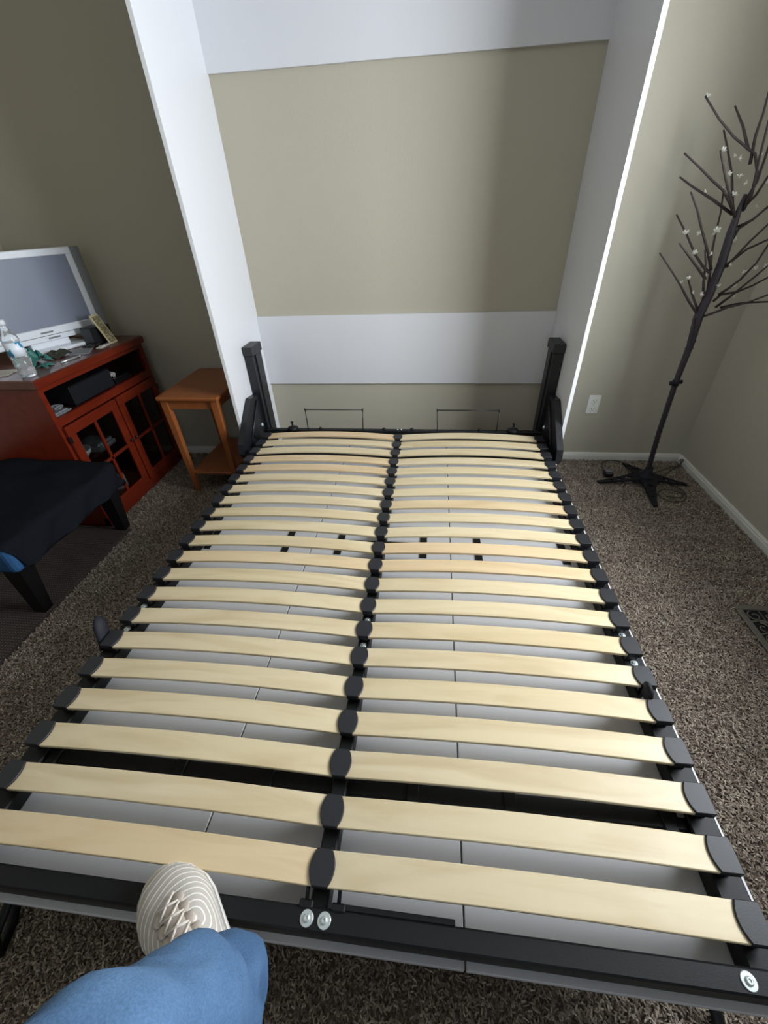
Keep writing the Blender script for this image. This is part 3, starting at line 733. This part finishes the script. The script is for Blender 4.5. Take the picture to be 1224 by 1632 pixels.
# behind the glass doors
bw = MB().lathe([(.02, 0), (.03, .004), (.055, .035), (.062, .055), (.060, .055), (.052, .036), (.028, .008), (.001, .007)], (-1.60, -.71, .330), 24)
solo('reflection_bowl', bw, M['melamine'], 'white bowl added for the bright reflection in the near glass door', 'bowl', (-1.60, -.71, .330))  # bowl stands in for a pale reflection on the glass
solo('book', MB().box(-1.70, -1.55, -.63, -.50, .330, .352, bev=.001), M['greypaper'], 'lower of two grey books beside the white bowl behind the glass', 'book', (-1.62, -.565, .33), 'grey books behind the near glass door')
solo('book', MB().box(-1.69, -1.56, -.62, -.51, .3522, .370, bev=.001), M['greypaper'], 'upper, smaller of two grey books beside the white bowl', 'book', (-1.62, -.565, .3522), 'grey books behind the near glass door')
solo('storage_tin', MB().lathe([(.038, 0), (.04, .004), (.04, .07), (.038, .075), (.001, .076)], (-1.60, -.56, .070), 20), M['silver'], 'silver tin on the floor of the cabinet behind the near glass door', 'tin', (-1.6, -.56, .07))
solo('game_console', MB().box(-1.74, -1.56, -.38, -.16, .070, .13, bev=.005).box(-1.72, -1.58, -.36, -.18, .13, .134, bev=.001), M['darkplastic'], 'dark console on the cabinet floor behind the far glass door', 'electronics', (-1.65, -.27, .07))

# ------------------------------------------------------------------ television
TVD = Vector((0.3506, 0.9365, 0)); TVN = Vector((0.9365, -0.3506, 0))
T0 = Vector((-1.66, -.062, 0))        # lower right front corner
W_, ZB, ZT = .66, .830, 1.217
RT = Matrix((( -TVD.x, -TVN.x, 0, T0.x), (-TVD.y, -TVN.y, 0, T0.y), (0, 0, 1, 0), (0, 0, 0, 1)))   # local x: along screen to the left, y: backwards
televi = thing('television', (-1.78, -.32, .781), 'silver flat television standing on the cherry cabinet', 'television')
SXR, SXL, SZB, SZT = .078, W_-.04, ZB+.060, ZT-.030
def tb(*a, **k):
    k['M4'] = RT; return MB().box(*a, **k)
b = tb(0, W_, .004, .050, ZB, ZT, bev=.006)
part('housing', b, M['silver'], televi)
b = MB()
b.box(.0, SXR-.030, -.004, .008, ZB, ZT, bev=.002, M4=RT)
part('grey_side_strip', b, mat('grey_strip', srgb(128, 132, 134), .6, metal=.1), televi)  # darker grey strip down the right edge of the front
b = MB()
b.box(SXR-.030, SXR, -.006, .008, SZB, SZT, bev=.002, M4=RT).box(SXL, W_, -.006, .008, ZB, ZT, bev=.002, M4=RT)
b.box(SXR-.030, SXL, -.006, .008, SZT, ZT, bev=.003, M4=RT).box(SXR-.030, SXL, -.008, .008, ZB, SZB, bev=.003, M4=RT)
part('bezel', b, M['silver'], televi)
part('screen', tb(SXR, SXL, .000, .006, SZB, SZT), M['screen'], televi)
part('control_groove', tb(.10, W_-.05, -.0088, -.0078, ZB+.024, ZB+.027), M['greypaper'], televi)
part('brand_badge', tb(.30, .36, -.0092, -.008, ZB+.036, ZB+.044, bev=.0003), M['greypaper'], televi)
part('button_strip', tb(.275, .335, -.0095, -.008, ZB+.008, ZB+.016, bev=.0004), M['greypaper'], televi)
st = part('stand_neck', tb(.235, .425, .0, .03, .800, ZB, bev=.003), M['silver'], televi)
part('stand_base', tb(.16, .50, -.06, .10, .7815, .800, bev=.006, seg=2), M['silver'], televi)

# ------------------------------------------------------------------ things on the cabinet top
ZTP = .7812
bo = thing('water_bottle', (-1.565, -.775, ZTP), 'clear plastic water bottle with a blue and white label', 'bottle')
prof = [(.008, .002), (.026, .0), (.031, .006), (.032, .030), (.029, .036), (.032, .044), (.032, .060), (.029, .066), (.032, .074), (.032, .150), (.026, .172), (.014, .192), (.0125, .205), (.0125, .212)]
b = MB().lathe(prof, (-1.565, -.775, ZTP), 28); part('bottle_body', b, M['bottle'], bo)
b = MB().lathe([(.0325, .085), (.0325, .140)], (-1.565, -.775, ZTP), 28)
def label_mat():
    n = N('bottle_label'); tc = n.add('ShaderNodeTexCoord'); ns = n.add('ShaderNodeTexNoise'); ns.inputs['Scale'].default_value = 26
    n.link(tc.outputs['Object'], ns.inputs['Vector']); cr = n.add('ShaderNodeValToRGB'); cr.color_ramp.interpolation = 'CONSTANT'
    e = cr.color_ramp.elements; e[0].position = 0; e[0].color = srgb(60, 140, 180); e[1].position = .46; e[1].color = srgb(225, 232, 240)
    x = e.new(.66); x.color = srgb(98, 78, 150)
    n.link(ns.outputs['Fac'], cr.inputs[0]); n.link(cr.outputs[0], n.b.inputs['Base Color']); n.b.inputs['Roughness'].default_value = .4
    return n.m
part('label', b, label_mat(), bo)
part('bottle_cap', MB().lathe([(.014, .205), (.015, .208), (.015, .222), (.013, .224), (.001, .224)], (-1.565, -.775, ZTP), 20), M['melamine'], bo)

def crumple(cx, cy, z, rx, ry, h, seed, n=9):
    rr = random.Random(seed); b = MB(); g = []
    for i in range(n):
        row = []
        for j in range(n):
            u, v = i/(n-1)*2-1, j/(n-1)*2-1
            e = max(0, 1-(u*u+v*v)*.55)
            row.append(b.bm.verts.new((cx+rx*u+rr.uniform(-.006, .006), cy+ry*v+rr.uniform(-.006, .006), z+h*e*rr.uniform(.35, 1)+.001)))
        g.append(row)
    for i in range(n-1):
        for j in range(n-1): b.bm.faces.new((g[i][j], g[i+1][j], g[i+1][j+1], g[i][j+1]))
    r = bmesh.ops.extrude_face_region(b.bm, geom=b.bm.faces[:])
    for v in r['geom']:
        if isinstance(v, bmesh.types.BMVert): v.co.z -= .0015
    return b
solo('foil_bag', crumple(-1.69, -.60, ZTP, .045, .055, .085, 1), M['teal'], 'crumpled teal foil bag behind the water bottle', 'wrapper', (-1.69, -.60, ZTP))
solo('wrapper_scrap', crumple(-1.60, -.635, ZTP, .022, .026, .020, 4, 6), M['teal'], 'small teal scrap lying flat right of the water bottle', 'wrapper', (-1.6, -.635, ZTP))
solo('cloth_cap', crumple(-1.675, -.475, ZTP, .050, .055, .035, 2), M['olive'], 'dark olive crumpled cloth between the teal bag and television stand', 'cloth', (-1.675, -.475, ZTP))
solo('note_card', MB().box(-.045, .045, -.06, .06, 0, .006, bev=.001, M4=Matrix.Translation((-1.600, -.405, ZTP)) @ Matrix.Rotation(.5, 4, 'Z')), M['greypaper'], 'grey card lying in front of the television stand', 'card', (-1.6, -.405, ZTP))
b = MB()
for i in range(3):
    pts = [(-1.60+.03*math.cos(i*2.1+a*1.1), -.320+.035*math.sin(a*1.6+i), ZTP+.007+.006*abs(math.sin(a*1.9+i))) for a in range(10)]
    b.tube(smooth(pts, 4), .0028, 5)
solo('charger_cable', b, M['darkplastic'], 'knotted black charger cable right of the grey card', 'cable', (-1.6, -.32, ZTP))
solo('paper_strip', MB().box(-.014, .014, -.055, .055, .0, .003, M4=Matrix.Translation((-1.558, -.285, ZTP+.0)) @ Matrix.Rotation(.12, 4, 'Z')).box(-.010, .012, -.04, .045, .003, .006, M4=Matrix.Translation((-1.553, -.28, ZTP+.0)) @ Matrix.Rotation(-.1, 4, 'Z')), M['paper'], 'bright folded paper strip at the cabinet front edge by the black cable', 'paper', (-1.558, -.285, ZTP))
b = MB().tube([(-1.555, -.60, ZTP+.004), (-1.545, -.49, ZTP+.004)], .004, 8)
b.tube([(-1.545, -.49, ZTP+.004), (-1.544, -.480, ZTP+.004)], [.003, .001], 8)
solo('silver_pen', b, M['steel'], 'silver pen near the front edge of the cabinet top', 'pen', (-1.55, -.55, ZTP))
solo('envelope', MB().box(-.075, .075, -.05, .05, 0, .004, bev=.001, M4=Matrix.Translation((-1.75, -.755, ZTP)) @ Matrix.Rotation(.25, 4, 'Z')), M['paper'], 'pale envelope lying behind the water bottle at the near end', 'envelope', (-1.75, -.755, ZTP))
sb = thing('desk_speaker', (-1.63, -.19, ZTP), 'small black box speaker between television and banknote', 'speaker')
part('speaker_box', MB().box(-.045, .030, -.075, .05, 0, .085, bev=.004, M4=Matrix.Translation((-1.618, -.205, ZTP)) @ Matrix.Rotation(-.2, 4, 'Z')), M['darkplastic'], sb)
part('speaker_grille', MB().box(.0302, .0325, -.068, .043, .008, .078, bev=.001, M4=Matrix.Translation((-1.618, -.205, ZTP)) @ Matrix.Rotation(-.2, 4, 'Z')), M['blackside'], sb)
# leaning banknote plaque
NM = Matrix.Translation((-1.543, -.222, ZTP+.0005)) @ Matrix.Rotation(.05, 4, 'Z') @ Matrix.Rotation(-.38, 4, 'Y')
bn = thing('banknote_plaque', (-1.543, -.222, ZTP), 'cream printed banknote plaque standing on end beside the television', 'plaque')
part('backing', MB().box(-.006, 0, -.032, .032, 0, .150, bev=.001, M4=NM), M['notepaper'], bn)
part('printed_field', MB().box(0.0002, .001, -.026, .026, .008, .142, bev=.0002, M4=NM), M['note'], bn)
b = MB()
ring = [(0.0014, .017*math.cos(a), .075+.024*math.sin(a)) for a in [2*PI*q/20 for q in range(21)]]
b.tube([NM @ Vector(q) for q in ring], .0014, 5)
b.box(.001, .0016, -.008, .008, .062, .088, M4=NM)
for zz in (.020, .130):
    for yy in (-.018, .018): b.tube([NM @ Vector((.0014, yy+.004*math.cos(a), zz+.006*math.sin(a))) for a in [2*PI*q/8 for q in range(9)]], .001, 4)
part('engraving', b, M['noteink'], bn)

# ------------------------------------------------------------------ ribbed mat, bench and throw
solo('floor_mat', MB().box(-2.13, -1.372, -2.75, -.862, -.003, .013, bev=.003), M['rug'], 'dark brown ribbed mat on the carpet under the bench', 'mat', (-1.7, -1.8, 0))
bn2 = thing('upholstered_bench', (-1.56, -1.17, .013), 'low bench with denim blue seat and splayed black legs, half hidden by a throw', 'bench')
part('seat', MB().box(-1.90, -1.285, -1.475, -.865, .285, .400, bev=.022, seg=3), M['denimseat'], bn2)
part('seat_frame', MB().box(-1.87, -1.315, -1.445, -.895, .262, .288, bev=.003), M['blacklegs'], bn2)
for sx, sy, xt, yt, xb_, yb in ((1, -1, -1.345, -1.425, -1.408, -1.405), (1, 1, -1.345, -.915, -1.410, -.862), (-1, -1, -1.82, -1.42, -1.86, -1.44), (-1, 1, -1.82, -.92, -1.86, -.90)):
    r0 = [(xt+a*.038, yt+c*.030, .280) for a, c in ((-1, -1), (1, -1), (1, 1), (-1, 1))]
    r1 = [(xb_+a*.026, yb+c*.020, .0135) for a, c in ((-1, -1), (1, -1), (1, 1), (-1, 1))]
    part('leg', MB().loft([r1, r0], smooth=False), M['blacklegs'], bn2)
def drape():
    b = MB(); nx, ny = 46, 52
    X0, X1, Y0, Y1 = -2.02, -1.13, -1.470, -.78     # unfolded sheet
    sx0, sx1, sy0, sy1, r = -1.905, -1.285, -1.478, -.862, .05
    top = .404; g = []; rr = random.Random(4)
    for i in range(nx+1):
        row = []
        for j in range(ny+1):
            x = X0+(X1-X0)*i/nx; y = Y0+(Y1-Y0)*j/ny
            # nearest point on a rounded rectangle
            cx = min(max(x, sx0+r), sx1-r); cy = min(max(y, sy0+r), sy1-r)
            dx, dy = x-cx, y-cy; d = math.hypot(dx, dy)
            wob = .005*math.sin(x*23+y*9)+.004*math.sin(y*31-x*13)
            if d <= r: px, py, pz = x, y, top+.006+wob
            else:
                e = min(d-r, .118); ux, uy = dx/d, dy/d; flare = .010+.10*e+.010*math.sin(x*26+y*31)*min(1, e/.05)
                k = min(e, .02)
                px, py = cx+ux*(r+flare+k*.2), cy+uy*(r+flare+k*.2); pz = top+.006+wob*(max(0, 1-e/.03))-e*.90
            row.append(b.bm.verts.new((px, py, pz)))
        g.append(row)
    for i in range(nx):
        for j in range(ny):
            f = b.bm.faces.new((g[i][j], g[i+1][j], g[i+1][j+1], g[i][j+1])); f.smooth = True
    r_ = bmesh.ops.solidify(b.bm, geom=b.bm.faces[:], thickness=.004)
    return b
solo('throw_blanket', drape(), M['throw'], 'charcoal black cloth draped over the blue bench seat', 'blanket', (-1.56, -1.17, .40))

# ------------------------------------------------------------------ the photographer's legs, one foot on the foot rail
pe = thing('person', (.0, -2.62, 0), 'person in blue jeans resting one pale lace-up sneaker on the bed foot rail', 'person')
def skin_mesh(name, V, E, R, root, m, parent, sub=2, noise=0.0, seed=0):
    me = bpy.data.meshes.new(name); O = root_loc(parent)
    me.from_pydata([Vector(v)-O for v in V], E, []); me.update()
    ob = bpy.data.objects.new(name, me); C.objects.link(ob)
    sk = ob.modifiers.new('s', 'SKIN'); sk.use_smooth_shade = True
    for i, r in enumerate(R):
        d = me.skin_vertices[0].data[i]; d.radius = (r, r) if not isinstance(r, tuple) else r; d.use_root = (i == root)
    sb_ = ob.modifiers.new('u', 'SUBSURF'); sb_.levels = sub; sb_.render_levels = sub
    dg = bpy.context.evaluated_depsgraph_get(); m2 = bpy.data.meshes.new_from_object(ob.evaluated_get(dg))
    bpy.data.objects.remove(ob)
    if noise:
        from mathutils import noise as nz
        m2.calc_loop_triangles()
        nn = [v.normal.copy() for v in m2.vertices]
        for v, nv in zip(m2.vertices, nn):
            q = v.co*14; f = .6*nz.noise(Vector((q.x*.8, q.y*.8, q.z*1.6)))+.35*nz.noise(q*2.1)
            rid = 1-abs(nz.noise(Vector((v.co.x*7+v.co.z*6+3, v.co.y*10, v.co.z*9))))*5
            v.co += nv*noise*(f-.75*max(0, rid)**1.5)
    for p in m2.polygons: p.use_smooth = True
    m2.name = name; m2.materials.clear(); m2.materials.append(m)
    o = bpy.data.objects.new(name, m2); C.objects.link(o); o.parent = parent; return o
JV = [(.02, -2.93, .93), (-.085, -2.90, .90), (-.115, -2.68, .87), (-.110, -2.495, .80), (-.088, -2.428, .70), (-.073, -2.380, .58), (-.072, -2.352, .475), (-.078, -2.342, .42),
      (.125, -2.94, .88), (.145, -2.93, .66), (.15, -2.93, .47), (.155, -2.97, .26), (.16, -2.99, .09), (.02, -2.96, 1.04)]
JE = [(0, 1), (1, 2), (2, 3), (3, 4), (4, 5), (5, 6), (6, 7), (0, 8), (8, 9), (9, 10), (10, 11), (11, 12), (0, 13)]
JR = [.13, .105, .100, .088, .088, .078, .066, .064, .105, .088, .070, .064, .062, .15]
skin_mesh('jeans', JV, JE, JR, 0, M['denim'], pe, 3, .015)
BR_ = [r*.72 for r in JR]; BV = [tuple(v) for v in JV]
skin_mesh('body', BV, JE, BR_, 0, M['skin'], pe, 2)
def shoe(heel, d, z0, L=.262):
    d = Vector((d[0], d[1], 0)).normalized(); nrm = Vector((-d.y, d.x, 0)); H = Vector((heel[0], heel[1], z0))
    def P(u, v, z): return H+d*u+nrm*v+Vector((0, 0, z))
    # half widths along the sole
    st = [(-.002, .012), (.006, .026), (.025, .035), (.06, .037), (.10, .042), (.135, .050), (.165, .0575), (.195, .059), (.22, .053), (.242, .039), (.256, .021), (.261, .008)]
    sk = lambda u: -.008*math.sin(max(0, (u-.09))/.17*PI*.5)       # slight toe-in of the last
    b = MB(); rings = []
    for u, w_ in st:
        c = sk(u); toe = max(0, (u-.19)/.07)**2*.010
        rings.append([P(u, c-w_, toe+.004), P(u, c-w_*.8, toe), P(u, c+w_*.8, toe), P(u, c+w_, toe+.004), P(u, c+w_*1.02, toe+.020), P(u, c+w_*.95, toe+.027), P(u, c-w_*.95, toe+.027), P(u, c-w_*1.02, toe+.020)])
    b.loft(rings); sole = b
    hts = [(.0, .02), (.006, .068), (.025, .082), (.06, .080), (.10, .088), (.13, .082), (.160, .068), (.19, .056), (.215, .046), (.238, .034), (.252, .020), (.259, .008)]
    b = MB(); rings = []
    for (u, h), (_, w_) in zip(hts, st):
        c = sk(u); toe = max(0, (u-.19)/.07)**2*.010; ring = []
        for k in range(17):
            a = PI*k/16; ca, sa = math.cos(a), math.sin(a)
            ring.append(P(u, c+w_*.97*math.copysign(abs(ca)**.75, ca), toe+.024+h*abs(sa)**.8))
        rings.append(ring)
    b.loft(rings); upper = b
    return P, sk, sole, upper
def make_shoe(heel, d, z0):
    P, sk, sole, upper = shoe(heel, d, z0)
    O = root_loc(pe)
    c1 = P(.125, -.02, .10)-O; c2 = P(.10, .07, .08)-O
    u = part('shoe', upper, knit((c1, c2)), pe)
    part('sole', sole, M['rubber'], u)
    def top(uu, v):
        pts = [(.06, .080), (.10, .088), (.13, .082), (.160, .068), (.19, .056), (.215, .046)]
        for (a, ha), (b2, hb) in zip(pts, pts[1:]):
            if a <= uu <= b2: h = ha+(hb-ha)*(uu-a)/(b2-a); break
        wd = .038+.012*max(0, min(1, (uu-.10)/.07))
        x = min(.98, abs(v)/wd); ca = x**(1/.75); sa = math.sqrt(max(0, 1-ca*ca))
        return P(uu, sk(uu)+v, .024+h*sa**.8)
    b = MB()      # puffy eyestays each side of the tongue
    for s in (-1, 1):
        for k in range(4):
            uu = .100+k*.021; p = top(uu, s*.017)+Vector((0, 0, .002))
            p2 = top(uu+.019, s*.0165)+Vector((0, 0, .002))
            b.tube([p, p.lerp(p2, .2), p.lerp(p2, .5), p.lerp(p2, .8), p2], [.003, .0085, .0095, .0085, .003], 8, flat=.4)
    part('eyestay', b, M['eyestay'], u)
    b = MB().tube([top(uu, 0)+Vector((0, 0, .002)) for uu in (.085, .10, .12, .14, .16, .172, .182)], [.014, .014, .014, .014, .013, .011, .005], 10, flat=.35)
    part('tongue', b, M['eyestay'], u)
    b = MB()
    for k in range(4):
        ua = .104+k*.021
        for s in (-1, 1):
            b.tube([top(ua, s*.016)+Vector((0, 0, .006)), top(ua+.009, 0)+Vector((0, 0, .009)), top(ua+.019, -s*.016)+Vector((0, 0, .006))], .0020, 6, flat=.6)
    part('laces', b, M['lace'], u)
make_shoe((-.062, -2.362), (-.877, .48), .3318)
make_shoe((.165, -3.06), (.1, .99), .0)
